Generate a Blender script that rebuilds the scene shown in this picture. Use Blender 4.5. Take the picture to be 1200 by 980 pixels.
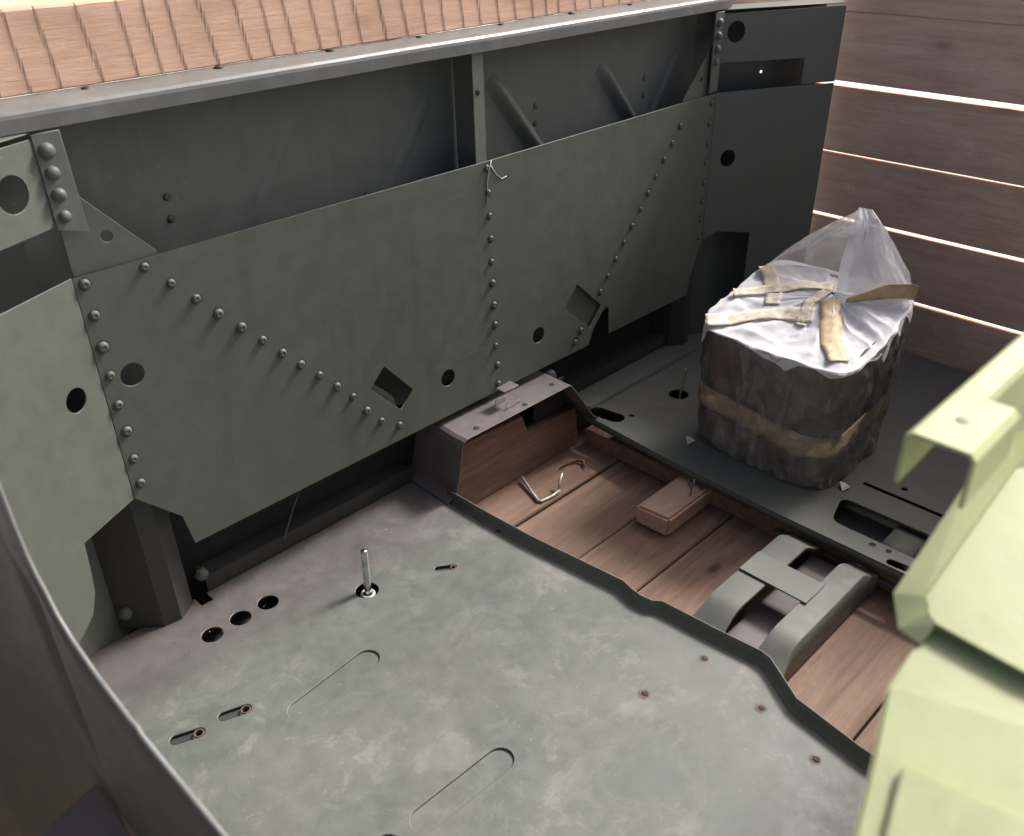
import bpy, bmesh, math, random
from mathutils import Vector, Matrix, noise
random.seed(7)
for o in list(bpy.data.objects): bpy.data.objects.remove(o)
S = bpy.context.scene
COL = S.collection
R = math.radians

# ------------------------------------------------------------------ camera
cam = bpy.data.cameras.new('camera')
cam.sensor_width = 36; cam.lens = 31.5; cam.clip_start = 0.02; cam.clip_end = 500
co = bpy.data.objects.new('camera', cam); COL.objects.link(co)
fw = Vector((.60166, .61081, -.51470)).normalized()
rt = Vector((.70599, -.70806, -.01499)).normalized()
up = rt.cross(fw)
m = Matrix((rt, up, -fw)).transposed().to_4x4()
m.translation = (0, 0, 1)
co.matrix_world = m
cam.dof.use_dof = True; cam.dof.focus_distance = 1.55; cam.dof.aperture_fstop = 8.5
S.camera = co

# ------------------------------------------------------------------ light
SUN = Vector((1.08, -0.13, 1.0)).normalized()          # direction towards the sun
el = math.asin(SUN.z); az = math.atan2(SUN.x, SUN.y)
w = bpy.data.worlds.new('World'); S.world = w; w.use_nodes = True
nt = w.node_tree; nt.nodes.clear()
sky = nt.nodes.new('ShaderNodeTexSky'); sky.sky_type = 'NISHITA'; sky.sun_disc = False
sky.sun_elevation = el; sky.sun_rotation = az; sky.dust_density = 6; sky.ozone_density = .5; sky.air_density = .45
bg = nt.nodes.new('ShaderNodeBackground'); bg.inputs[1].default_value = .135
ou = nt.nodes.new('ShaderNodeOutputWorld')
nt.links.new(sky.outputs[0], bg.inputs[0]); nt.links.new(bg.outputs[0], ou.inputs[0])
sl = bpy.data.lights.new('sun', 'SUN'); sl.energy = 3.6; sl.angle = R(12); sl.color = (1, .97, .94)
so = bpy.data.objects.new('sun', sl); COL.objects.link(so)
so.rotation_euler = SUN.to_track_quat('Z', 'Y').to_euler()
S.view_settings.view_transform = 'Standard'; S.view_settings.look = 'None'
S.view_settings.gamma = 1; S.view_settings.exposure = .55
S.render.engine = 'CYCLES'

# ------------------------------------------------------------------ materials
class NB:
    def __init__(s, name):
        s.m = bpy.data.materials.new(name); s.m.use_nodes = True
        s.t = s.m.node_tree; s.t.nodes.clear()
        s.out = s.n('OutputMaterial'); s.p = s.n('BsdfPrincipled'); s.l(s.p, 0, s.out, 0)
        g = s.n('NewGeometry'); s.pos = (g, 'Position')
        tc = s.n('TexCoord'); s.obj = (tc, 'Object')
    def n(s, k, **kw):
        x = s.t.nodes.new('ShaderNode' + k)
        for a, b in kw.items(): setattr(x, a, b)
        return x
    def l(s, a, i, b, j): s.t.links.new(a.outputs[i], b.inputs[j])
    def src(s, v, b, j):
        if isinstance(v, tuple) and len(v) == 2 and hasattr(v[0], 'outputs'): s.l(v[0], v[1], b, j)
        else:
            if isinstance(v, tuple) and len(v) == 3 and b.inputs[j].type == 'RGBA': v = (*v, 1)
            b.inputs[j].default_value = v
    def map(s, v, sc=(1, 1, 1), rot=(0, 0, 0), loc=(0, 0, 0)):
        x = s.n('Mapping'); s.src(v, x, 0); x.inputs['Scale'].default_value = sc
        x.inputs['Rotation'].default_value = rot; x.inputs['Location'].default_value = loc
        return (x, 0)
    def noise(s, v, sc, det=4, rough=.55, dist=0, out='Fac'):
        x = s.n('TexNoise'); s.src(v, x, 'Vector'); x.inputs['Scale'].default_value = sc
        x.inputs['Detail'].default_value = det; x.inputs['Roughness'].default_value = rough
        x.inputs['Distortion'].default_value = dist
        return (x, out)
    def ramp(s, v, stops):
        x = s.n('ValToRGB'); s.src(v, x, 0)
        e = x.color_ramp.elements
        while len(e) < len(stops): e.new(.5)
        for k, (p, c) in enumerate(stops):
            e[k].position = p
            e[k].color = (*c, 1) if isinstance(c, tuple) else (c, c, c, 1)
        return (x, 0)
    def mix(s, f, a, b, mode='MIX'):
        x = s.n('MixRGB', blend_type=mode); s.src(f, x, 0); s.src(a, x, 1); s.src(b, x, 2); return (x, 0)
    def math(s, op, a, b=0):
        x = s.n('Math', operation=op); s.src(a, x, 0); s.src(b, x, 1); return (x, 0)
    def bump(s, h, st, d=.001, prev=None):
        x = s.n('Bump'); x.inputs['Strength'].default_value = st; x.inputs['Distance'].default_value = d
        s.src(h, x, 'Height')
        if prev: s.src(prev, x, 'Normal')
        return (x, 0)

def paint(name, base, dust=(.20, .20, .19), amount=.35, rough=.55, scale=1.0, patches=False, scratches=.25):
    b = NB(name)
    n1 = b.noise(b.pos, 3.2 * scale, 6, .62, .4)
    n2 = b.noise(b.pos, 38 * scale, 5, .6)
    n3 = b.noise(b.pos, 420, 3, .6)
    f = b.ramp(n1, [(.38, 0.0), (.68, 1.0)])
    f2 = b.ramp(n2, [(.35, .35), (.75, 1.0)])
    fac = b.math('MULTIPLY', b.math('MULTIPLY', f, f2), amount)
    c = b.mix(fac, base, dust)
    # small tone variation of the paint film
    c = b.mix(.22, c, b.ramp(n2, [(.3, tuple(x * .72 for x in base)), (.75, tuple(min(1, x * 1.3) for x in base))]))
    st = b.noise(b.map(b.pos, (9, 9, .9)), 2.2, 6, .62, .3)
    c = b.mix(b.ramp(st, [(.52, 0), (.70, .30)]), c, tuple(x * .62 for x in base))
    ch = b.ramp(b.noise(b.pos, 95, 2, .5), [(.70, 0), (.74, 1)]); cg = b.ramp(b.noise(b.map(b.pos, loc=(5, 2, 7)), 5, 4, .6), [(.52, 0), (.60, 1)])
    c = b.mix(b.math('MULTIPLY', b.math('MULTIPLY', ch, cg), .35), c, tuple(min(1, x * 1.5 + .09) for x in base))
    if scratches:
        for rot, lo in (((.0, .9, .35), .66), ((.0, -.5, 1.2), .68)):
            sf = b.noise(b.map(b.pos, (2.5, 110, 110), rot), 1.0, 3, .6, .15)
            sg = b.ramp(b.noise(b.map(b.pos, loc=(rot[1] * 9, 3, 1)), 4.5, 3, .6), [(.55, 0), (.63, 1)])
            c = b.mix(b.math('MULTIPLY', b.math('MULTIPLY', b.ramp(sf, [(lo, 0), (lo + .06, 1)]), sg), scratches * 1.1), c, tuple(min(1, x * 1.35 + .07) for x in base))
    if patches:     # dried water marks and plaster-like smears with edges of their own
        w1 = b.noise(b.pos, 4.2, 9, .74, .35)
        w2 = b.noise(b.map(b.pos, loc=(3, 1, 0)), 11, 9, .76, .5)
        pa = b.ramp(w1, [(.47, 0), (.60, .6), (.70, 1)])
        pb = b.ramp(w2, [(.53, 0), (.565, .7), (.72, 1)])
        pm = b.math('MULTIPLY', b.math('ADD', b.math('MULTIPLY', pa, .45), b.math('MULTIPLY', pb, b.math('ADD', b.math('MULTIPLY', pa, .55), .25))), .56)
        c = b.mix(pm, c, (.31, .297, .286))
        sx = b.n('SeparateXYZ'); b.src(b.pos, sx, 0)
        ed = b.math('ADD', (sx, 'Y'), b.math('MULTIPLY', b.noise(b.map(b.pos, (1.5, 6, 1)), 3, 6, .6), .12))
        band = b.math('MULTIPLY', b.math('MINIMUM', b.math('MAXIMUM', b.math('MULTIPLY', b.math('SUBTRACT', ed, 1.03), 14), 0), 1), .75)  # primer-toned band along the far wall, darkened to paint in its shade
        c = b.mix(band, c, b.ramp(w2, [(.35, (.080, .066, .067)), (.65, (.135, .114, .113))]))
        sp = b.n('TexVoronoi'); b.src(b.pos, sp, 'Vector'); sp.inputs['Scale'].default_value = 55
        s1 = b.ramp((sp, 'Distance'), [(.05, 1), (.12, 0)])
        gate = b.ramp(b.noise(b.pos, 9, 3), [(.58, 0), (.66, .6)])
        c = b.mix(b.math('MULTIPLY', b.math('MULTIPLY', s1, gate), .7), c, (.55, .53, .5))
        red = b.ramp(b.noise(b.map(b.pos, loc=(9, 4, 0)), 5, 5, .6, .6), [(.5, 0), (.75, .28)])
        c = b.mix(red, c, (.185, .155, .15))
    if scratches:
        v = b.n('TexVoronoi', feature='DISTANCE_TO_EDGE'); b.src(b.noise(b.pos, 6, 4, .6, 2, 'Color'), v, 'Vector'); v.inputs['Scale'].default_value = 9
        sc = b.ramp((v, 'Distance'), [(.0, 1), (.006, 0)])
        gate = b.ramp(b.noise(b.pos, 13, 3), [(.58, 0), (.64, 1)])
        c = b.mix(b.math('MULTIPLY', b.math('MULTIPLY', sc, gate), scratches), c, (.42, .41, .39))
    b.src(c, b.p, 'Base Color')
    rr = b.ramp(n2, [(.3, rough - .10), (.8, rough + .16)])
    b.src(rr, b.p, 'Roughness')
    bm = b.bump(n3, .16, .0006); bm = b.bump(n2, .12, .002, bm)
    b.src(bm, b.p, 'Normal')
    return b.m

OLIVE = (.107, .118, .098)
M = {}
M['olive'] = paint('olive_paint', OLIVE, amount=.22)
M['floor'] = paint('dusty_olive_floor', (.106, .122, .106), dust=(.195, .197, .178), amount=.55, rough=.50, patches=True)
M['plain'] = paint('dusty_olive_bracket', (.145, .155, .135), dust=(.27, .265, .245), amount=.5, rough=.68)
M['purple'] = paint('primer_dusted_metal', (.125, .108, .110), dust=(.28, .24, .24), amount=.5, rough=.5)
M['skin'] = paint('dusty_hazed_skin', (.162, .174, .150), dust=(.27, .275, .25), amount=.4)  # base lifted to paint in the glare haze over the upper bays
M['shelf'] = paint('brown_primer', (.20, .18, .165), dust=(.26, .23, .21), amount=.5, rough=.85)
M['under'] = paint('shade_dark_paint', (.042, .043, .041), dust=(.085, .08, .078), amount=.4)  # dark colour that paints shade onto posts, ledges and recesses
M['rail'] = paint('rail_paint', (.16, .165, .155), dust=(.34, .34, .33), amount=.6, rough=.42)
M['brown'] = paint('brown_olive_plate', (.095, .103, .085), dust=(.13, .118, .105), amount=.7, rough=.6)
M['green'] = paint('pale_green_primer', (.36, .40, .195), dust=(.45, .465, .285), amount=.7, rough=.5, scratches=.35)

def wood(name, c0, c1, c2, axis='x', kerf=0.0, knots=(3.2, 7, .001), rough=.75, sc=1.0):
    b = NB(name)
    rnd = b.n('ObjectInfo')
    off = b.n('CombineXYZ'); 
    for k in range(3): b.src(b.math('MULTIPLY', (rnd, 'Random'), 7 + 5 * k), off, k)
    va = b.n('VectorMath', operation='ADD'); b.src(b.pos, va, 0); b.src((off, 0), va, 1)
    v = (va, 0)
    st = {'x': (1.2, 14, 14), 'y': (14, 1.2, 14), 'z': (14, 14, 1.2)}[axis]
    vv = b.map(v, st)
    n1 = b.noise(vv, 2.4 * sc, 6, .62, 1.4)
    n2 = b.noise(b.map(v, tuple(x * 4 for x in st)), 5, 4, .6, .3)
    n3 = b.noise(v, 4.5, 4, .6)
    c = b.ramp(n1, [(.30, c0), (.52, c1), (.72, c2)])
    c = b.mix(.30, c, b.ramp(n2, [(.3, tuple(x * .62 for x in c1)), (.7, tuple(min(1, x * 1.22) for x in c1))]))
    c = b.mix(b.ramp(n3, [(.45, 0), (.72, .45)]), c, tuple(x * .55 for x in c1))
    hh = n1
    if knots:
        vo = b.n('TexVoronoi'); b.src(b.map(v, knots), vo, 'Vector'); vo.inputs['Scale'].default_value = 1.0
        k = b.math('ADD', (vo, 'Distance'), b.math('MULTIPLY', b.noise(v, 30, 3), .05))
        c = b.mix(b.math('MULTIPLY', b.ramp(k, [(.07, .9), (.105, .35), (.20, 0)]), b.ramp((vo, 'Color'), [(.14, 0), (.20, 1)])), c, tuple(x * .30 for x in c0))
    # pale scuffs
    sc_ = b.ramp(b.noise(v, 17, 5, .7, .6), [(.62, 0), (.72, .35)])
    c = b.mix(sc_, c, tuple(min(1, x * 1.7 + .05) for x in c1))
    b.src(c, b.p, 'Base Color'); b.p.inputs['Roughness'].default_value = rough
    b.src(b.bump(n2, .35, .0015, b.bump(n1, .25, .003)), b.p, 'Normal')
    return b.m
M['wood_end'] = wood('crate_board_wood', (.62, .39, .28), (.82, .56, .42), (.88, .66, .53), 'y', knots=(.001, 3.4, 6.5))
M['wood_floor'] = wood('crate_floor_wood', (.13, .076, .050), (.235, .145, .10), (.35, .225, .16), 'x')
M['wood_grey'] = wood('added_wall_grey_wood', (.085, .080, .074), (.125, .118, .11), (.16, .152, .14), 'y', knots=(.001, 3.4, 6.5))  # grey picked to damp warm bounce off the added near wall
M['wood_timber'] = wood('sawn_timber', (.72, .42, .28), (.82, .53, .375), (.87, .61, .46), 'x', rough=.85, knots=(3.4, .001, 9))
M['wood_block'] = wood('block_wood', (.46, .28, .19), (.62, .41, .30), (.72, .52, .40), 'x')

def simple(name, c, rough=.5, metal=0, bumpsc=None, spec=.5):
    b = NB(name); n = b.noise(b.pos, 60, 4, .6)
    b.src(b.ramp(n, [(.3, tuple(x * .7 for x in c)), (.7, tuple(min(1, x * 1.2) for x in c))]), b.p, 'Base Color')
    b.p.inputs['Roughness'].default_value = rough; b.p.inputs['Metallic'].default_value = metal
    if bumpsc: b.src(b.bump(b.noise(b.pos, bumpsc, 4), .4, .001), b.p, 'Normal')
    return b.m
M['steel'] = simple('bright_steel', (.62, .61, .58), .28, 1)
M['rust'] = simple('rusty_steel', (.16, .09, .06), .7, 0, 300)
M['dark'] = simple('plain_black', (.018, .018, .022), .7, 0, 100)  # near-black for bolts and holes, and for painted-in shade
M['wire'] = simple('galvanised_wire', (.55, .53, .48), .4, .4)
M['tape'] = simple('masking_tape', (.66, .50, .30), .6, 0, 250)
M['tape_band'] = simple('dusty_masking_tape', (.62, .50, .35), .7, 0, 250)
M['paper'] = simple('white_paper', (.75, .73, .68), .8)
def block_mat():
    b = NB('dirty_brown_block')
    n1 = b.noise(b.pos, 9, 6, .65, .8); n2 = b.noise(b.map(b.pos, (30, 30, 5)), 3, 4)
    c = b.ramp(n1, [(.3, (.055, .032, .026)), (.5, (.16, .088, .068)), (.68, (.30, .20, .15))])
    c = b.mix(.35, c, b.ramp(n2, [(.3, (.03, .02, .016)), (.7, (.20, .12, .09))]))
    n4 = b.noise(b.pos, 30, 5, .7, 1.2); c = b.mix(b.ramp(n4, [(.55, 0), (.66, .6)]), c, (.30, .20, .145)); c = b.mix(b.ramp(b.noise(b.map(b.pos, loc=(4, 4, 4)), 6, 4), [(.52, 0), (.62, .7)]), c, (.11, .045, .036))
    b.src(c, b.p, 'Base Color'); b.p.inputs['Roughness'].default_value = .7
    b.src(b.bump(n1, .5, .004), b.p, 'Normal'); return b.m
M['block'] = block_mat()
def plastic(name, lo, hi, tint=(.90, .89, .92), back=.45, crease=.5, gloss=1.0, line=.10):
    b = NB(name)
    tr = b.n('BsdfTransparent'); tr.inputs[0].default_value = (.96, .95, .95, 1)
    di = b.n('BsdfDiffuse'); di.inputs[0].default_value = (*tint, 1)
    tl = b.n('BsdfTranslucent'); tl.inputs[0].default_value = (*tint, 1)
    gl = b.n('BsdfGlossy'); gl.inputs['Roughness'].default_value = .13
    n = b.noise(b.pos, 11, 5, .6, .7)
    def rdg(v, sc): return b.math('SUBTRACT', 1, b.math('ABSOLUTE', b.math('MULTIPLY', b.math('SUBTRACT', b.noise(v, sc, 2, .5, .4), .5), 4)))
    r1 = rdg(b.map(b.pos, (1, .9, .22), (.55, .5, .2)), 22); r2 = rdg(b.map(b.pos, (.35, 1, 1), (.9, .2, .6)), 48)
    bm = b.bump(r1, crease, .006); bm = b.bump(r2, crease * .8, .0025, bm); bm = b.bump(b.noise(b.pos, 160, 3, .6), .15, .001, bm)
    for x in (di, tl, gl): b.src(bm, x, 'Normal')
    a = b.n('MixShader'); a.inputs[0].default_value = back; b.l(di, 0, a, 1); b.l(tl, 0, a, 2)
    gate = b.ramp(b.noise(b.pos, 7, 3, .6), [(.48, 0), (.62, 1)])
    cr = b.math('MULTIPLY', b.math('MULTIPLY', b.ramp(r1, [(.70, 0), (1.0, 1)]), gate), line)
    f = b.math('MINIMUM', b.math('ADD', b.ramp(n, [(.38, lo), (.68, hi)]), cr), 1)
    c = b.n('MixShader'); b.src(f, c, 0); b.l(tr, 0, c, 1); b.l(a, 0, c, 2)
    fr = b.n('Fresnel'); fr.inputs[0].default_value = 1.55; b.src(bm, fr, 'Normal')
    d = b.n('MixShader'); b.src(b.math('MULTIPLY', (fr, 0), gloss), d, 0); b.l(c, 0, d, 1); b.l(gl, 0, d, 2)
    b.t.nodes.remove(b.p); b.l(d, 0, b.out, 0)
    return b.m
M['film'] = plastic('clear_plastic_film', .10, .34, crease=.5, line=.30)
M['film_white'] = plastic('milky_plastic_film', .90, 1.0, tint=(.95, .94, .96), back=.12, crease=.10, gloss=.22)
M['film_tent'] = plastic('hazy_plastic_film', .12, .28, back=.6, crease=.10, gloss=.55)
M['film_flap'] = plastic('milky_flap_film', .78, .95, tint=(.95, .94, .97), back=.45, crease=.08, gloss=.3)
def concrete():
    b = NB('pale_concrete'); n = b.noise(b.pos, 2, 6, .6)
    b.src(b.ramp(n, [(.3, (.55, .54, .52)), (.7, (.68, .67, .65))]), b.p, 'Base Color'); b.p.inputs['Roughness'].default_value = .9
    b.src(b.bump(b.noise(b.pos, 50, 4), .3, .003), b.p, 'Normal'); return b.m
M['concrete'] = concrete()

# ------------------------------------------------------------------ helpers
def tag(o, label=None, cat=None, group=None, kind=None):
    if label: o['label'] = label
    if cat: o['category'] = cat
    if group: o['group'] = group
    if kind: o['kind'] = kind
    return o
def empty(name, loc=(0, 0, 0)):
    o = bpy.data.objects.new(name, None); COL.objects.link(o); o.location = loc; o.empty_display_size = .05; return o
def link(name, me, mat, parent=None, smooth=False):
    if mat and not me.materials: me.materials.append(M[mat])
    o = bpy.data.objects.new(name, me); COL.objects.link(o)
    if parent:
        o.parent = parent
        L = parent.matrix_basis.translation.copy(); p = parent.parent
        while p: L += p.matrix_basis.translation; p = p.parent
        o.location = -L
    if smooth:
        for f in me.polygons: f.use_smooth = True
    return o
def from_bm(name, bm, mat, parent=None, smooth=False):
    bmesh.ops.recalc_face_normals(bm, faces=bm.faces)
    me = bpy.data.meshes.new(name); bm.to_mesh(me); bm.free(); return link(name, me, mat, parent, smooth)
def circ(x, y, r, n=24, ry=None, a0=0):
    return [(x + r * math.cos(a0 + 2 * math.pi * k / n), y + (ry or r) * math.sin(a0 + 2 * math.pi * k / n)) for k in range(n)]
def capsule(a, b, r, n=10):
    d = Vector(b) - Vector(a); t = math.atan2(d.y, d.x); P = []
    for k in range(n + 1): q = t - math.pi / 2 + math.pi * k / n; P.append((b[0] + r * math.cos(q), b[1] + r * math.sin(q)))
    for k in range(n + 1): q = t + math.pi / 2 + math.pi * k / n; P.append((a[0] + r * math.cos(q), a[1] + r * math.sin(q)))
    return P
def rounded(P, r, n=4):
    out = []; L = len(P)
    for k in range(L):
        p = Vector(P[k]); a = Vector(P[k - 1]) - p; b = Vector(P[(k + 1) % L]) - p
        q = min(r, a.length * .45, b.length * .45)
        s = p + a.normalized() * q; e = p + b.normalized() * q
        for j in range(n + 1):
            t = j / n; out.append(tuple((1 - t) ** 2 * s + 2 * t * (1 - t) * p + t * t * e))
    return out
def plate(name, outline, holes, t, mat, parent, org=(0, 0, 0), u=(1, 0, 0), v=(0, 1, 0), bev=.0006, smooth=False):
    """flat sheet: outline and holes in (u, v); the front face lies on the plane, the thickness goes behind it (-u x v)"""
    cu = bpy.data.curves.new(name, 'CURVE'); cu.dimensions = '2D'; cu.fill_mode = 'BOTH'
    cu.extrude = max(t / 2 - bev, .0001); cu.bevel_depth = bev; cu.bevel_resolution = 1; cu.offset = -bev
    for P in [outline] + list(holes):
        sp = cu.splines.new('POLY'); sp.points.add(len(P) - 1); sp.use_cyclic_u = True
        for q, p in zip(sp.points, P): q.co = (p[0], p[1], 0, 1)
    ob = bpy.data.objects.new('tmp', cu)
    me = bpy.data.meshes.new_from_object(ob); bpy.data.objects.remove(ob); bpy.data.curves.remove(cu)
    me.name = name; me.materials.clear()
    U = Vector(u).normalized(); V = Vector(v).normalized(); N = U.cross(V); O = Vector(org)
    for x in me.vertices: x.co = O + U * x.co.x + V * x.co.y + N * (x.co.z - t / 2)
    me.update(); return link(name, me, mat, parent, smooth)
def box(name, lo, hi, mat, parent=None, bev=.002, jit=0, rz=0):
    bm = bmesh.new(); bmesh.ops.create_cube(bm, size=1)
    lo, hi = Vector(lo), Vector(hi); c = (lo + hi) / 2; d = hi - lo
    for x in bm.verts:
        x.co = Vector((x.co.x * d.x, x.co.y * d.y, x.co.z * d.z)) + Vector((random.uniform(-jit, jit), random.uniform(-jit, jit), random.uniform(-jit, jit)))
        if rz: x.co = Matrix.Rotation(rz, 3, 'Z') @ x.co
        x.co += c
    if bev: bmesh.ops.bevel(bm, geom=list(bm.edges), offset=bev, segments=2, affect='EDGES')
    return from_bm(name, bm, mat, parent)
def sweep(name, path, prof, mat, parent, closed=False, smooth=True):
    """path in plan (x, y); prof = (offset to the right of travel, z)"""
    bm = bmesh.new(); rows = []
    for k, p in enumerate(path):
        p = Vector(p); a = Vector(path[max(k - 1, 0)]); b = Vector(path[min(k + 1, len(path) - 1)])
        d1 = (p - a) if k else (b - p); d2 = (b - p) if k < len(path) - 1 else (p - a)
        d1.normalize(); d2.normalize(); t = (d1 + d2).normalized(); n = Vector((t.y, -t.x)); s = 1 / max(.5, n.dot(Vector((d1.y, -d1.x))))
        rows.append([bm.verts.new((p.x + n.x * o * s, p.y + n.y * o * s, z)) for o, z in prof])
    for r1, r2 in zip(rows, rows[1:]):
        for j in range(len(prof) - (0 if closed else 1)):
            jj = (j + 1) % len(prof); bm.faces.new((r1[j], r1[jj], r2[jj], r2[j]))
    if closed:
        bm.faces.new(rows[0]); bm.faces.new(rows[-1][::-1])
    return from_bm(name, bm, mat, parent, smooth)
def tube(name, pts, r, mat, parent=None, n=10, cap=True):
    bm = bmesh.new(); rows = []
    pts = [Vector(p) for p in pts]
    for k, p in enumerate(pts):
        d = (pts[min(k + 1, len(pts) - 1)] - pts[max(k - 1, 0)]).normalized()
        a = d.orthogonal().normalized() if k == 0 else (a - d * a.dot(d)).normalized()
        b = d.cross(a); rr = r[k] if isinstance(r, (list, tuple)) else r
        rows.append([bm.verts.new(p + rr * (a * math.cos(2 * math.pi * j / n) + b * math.sin(2 * math.pi * j / n))) for j in range(n)])
    for r1, r2 in zip(rows, rows[1:]):
        for j in range(n): bm.faces.new((r1[j], r1[(j + 1) % n], r2[(j + 1) % n], r2[j]))
    if cap: bm.faces.new(rows[0]); bm.faces.new(rows[-1])
    return from_bm(name, bm, mat, parent, True)
def dome_mesh(name, r, h, mat, dimple=True, n=14):
    prof = [(1, -.15), (.98, .25), (.86, .62), (.64, .88), (.42, 1.0), (.34, .93), (.22, .80), (.0, .78)] if dimple else [(1, -.15), (.97, .3), (.8, .7), (.5, .93), (0, 1)]
    bm = bmesh.new(); rows = []
    for a, z in prof[:-1]: rows.append([bm.verts.new((a * r * math.cos(2 * math.pi * j / n), a * r * math.sin(2 * math.pi * j / n), z * h)) for j in range(n)])
    for r1, r2 in zip(rows, rows[1:]):
        for j in range(n): bm.faces.new((r1[j], r1[(j + 1) % n], r2[(j + 1) % n], r2[j]))
    c = bm.verts.new((0, 0, prof[-1][1] * h))
    for j in range(n): bm.faces.new((rows[-1][j], rows[-1][(j + 1) % n], c))
    me = bpy.data.meshes.new(name); bm.to_mesh(me); bm.free(); me.materials.append(M[mat])
    for f in me.polygons: f.use_smooth = True
    return me
def add_skirt(me, r, mat):
    bm = bmesh.new(); bm.from_mesh(me); n = 18
    P = [bm.verts.new((r * math.cos(2 * math.pi * k / n), r * math.sin(2 * math.pi * k / n), .0005)) for k in range(n)]
    f = bm.faces.new(P); f.material_index = 1; bm.to_mesh(me); bm.free(); me.materials.append(mat)
def put(name, me, loc, nrm, parent, sc=1, spin=0):
    """a copy of a small shared mesh, its z axis along nrm"""
    o = bpy.data.objects.new(name, me); COL.objects.link(o); o.parent = parent
    L = Vector((0, 0, 0)); p = parent
    while p: L += p.matrix_basis.translation; p = p.parent
    o.location = Vector(loc) - L
    o.rotation_euler = (Vector(nrm).to_track_quat('Z', 'Y') @ Matrix.Rotation(spin, 3, 'Z').to_quaternion()).to_euler(); o.scale = (sc, sc, sc)
    return o

# ------------------------------------------------------------------ setting: ground outside, crate floor
bm = bmesh.new()
bm.faces.new([bm.verts.new(p) for p in ((-60, -60, -.30), (60, -60, -.30), (60, 60, -.30), (-60, 60, -.30))])
tag(from_bm('ground', bm, 'concrete'), kind='structure')
ZW = -.07
cf = empty('crate_floor', (1.1, .6, ZW)); tag(cf, kind='structure')
ys = [-.30, -.152, -.008, .134, .277, .418, .556, .696, .828, .980, 1.12, 1.26]
for a, b in zip(ys, ys[1:]):
    dz = random.uniform(-.0025, .0015)
    box('floor_board', (-.45, a + .002, ZW - .022 + dz), (2.24, b - .003, ZW + dz), 'wood_floor', cf, .0016, .0006)

# ------------------------------------------------------------------ crate end wall (boards across the far end)
XE = 2.10
cw = empty('crate_end_wall', (XE, .4, ZW))
tag(cw, 'crate end wall of brown softwood boards with bright daylight gaps between them', 'crate wall')
zs = [(-.07, .098), (.107, .2625), (.2720, .4185), (.4235, .5735), (.5855, .7330), (.7350, .825)]
for a, b in zs:
    box('board', (XE, -.75, a), (XE + .022, 1.50, b), 'wood_end', cw, .002, .0012)
for y in (-.55,):
    box('batten', (XE + .0235, y, -.07), (XE + .05, y + .09, .80), 'wood_end', cw, .002)

cl = empty('added_near_end_wall', (-.45, .5, ZW))  # unseen wall, added to hold back sky light from this end
tag(cl, 'unseen grey board wall added at the near end of the crate to cut sky light', 'crate wall')
for a, b in zs[:-1] + [(.7355, .885)]:
    box('board', (-.472, -.75, a), (-.45, 1.50, b), 'wood_grey', cl, .002, .0012)

# ------------------------------------------------------------------ sawn timber on the far rail
def timber():
    x0, x1, nx = .02, 2.3, 1100
    zl = [.7905, .7925, .80, .815, .83, .845, .86, .872, .8805, .8835]
    bm = bmesh.new(); F = []
    def front(x, z):
        u = x + (z - .79) * .10 + .006 * noise.noise((x * 3, z * 6, 2)) + .016 * noise.noise((x * 11, 0, 4))
        k = u / .0405; fr = k - math.floor(k)
        kk = math.floor(k); jag = .04 * noise.noise((kk * 2.1, z * 60, 9)); g = fr - .5 + jag
        st = .0011 * (g - (1 if g > 0 else 0) + .5) + .0016 * max(0, .40 + .9 * noise.noise((kk * 3.7, z * 14, 5))) * math.exp(-(g / .022) ** 2) + .0003 * noise.noise((x * 9, z * 30, 5))
        e = .0025 if z < .7915 or z > .883 else 0
        return 1.19 + st + e
    for z in zl: F.append([bm.verts.new((x0 + (x1 - x0) * i / nx, front(x0 + (x1 - x0) * i / nx, z), z + .0006 * noise.noise((i * .07, z * 9, 1)))) for i in range(nx + 1)])
    for r1, r2 in zip(F, F[1:]):
        for i in range(nx): bm.faces.new((r1[i], r1[i + 1], r2[i + 1], r2[i]))
    bt = [bm.verts.new((x, 1.31, .884)) for x in (x0, x1)]; bb = [bm.verts.new((x, 1.31, .7905)) for x in (x0, x1)]
    bm.faces.new(F[-1] + [bt[1], bt[0]]); bm.faces.new(F[0][::-1] + [bb[0], bb[1]]); bm.faces.new((bt[0], bt[1], bb[1], bb[0]))
    bm.faces.new([r[0] for r in F] + [bt[0], bb[0]]); bm.faces.new([r[-1] for r in F][::-1] + [bb[1], bt[1]])
    return from_bm('timber_beam', bm, 'wood_timber', None)
tb = timber(); tag(tb, 'pale rough-sawn timber beam with slanting saw marks lying on the steel rail', 'timber')

# ------------------------------------------------------------------ the steel tub
tub = empty('vehicle_tub', (1.04, .6, 0))
tag(tub, 'dark olive painted riveted steel vehicle tub standing in a wooden crate', 'vehicle tub')
Y0 = 1.117
C25, S25 = math.cos(R(25)), math.sin(R(25))
BL, BR = .345, 1.735          # bend lines of the far side

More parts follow.
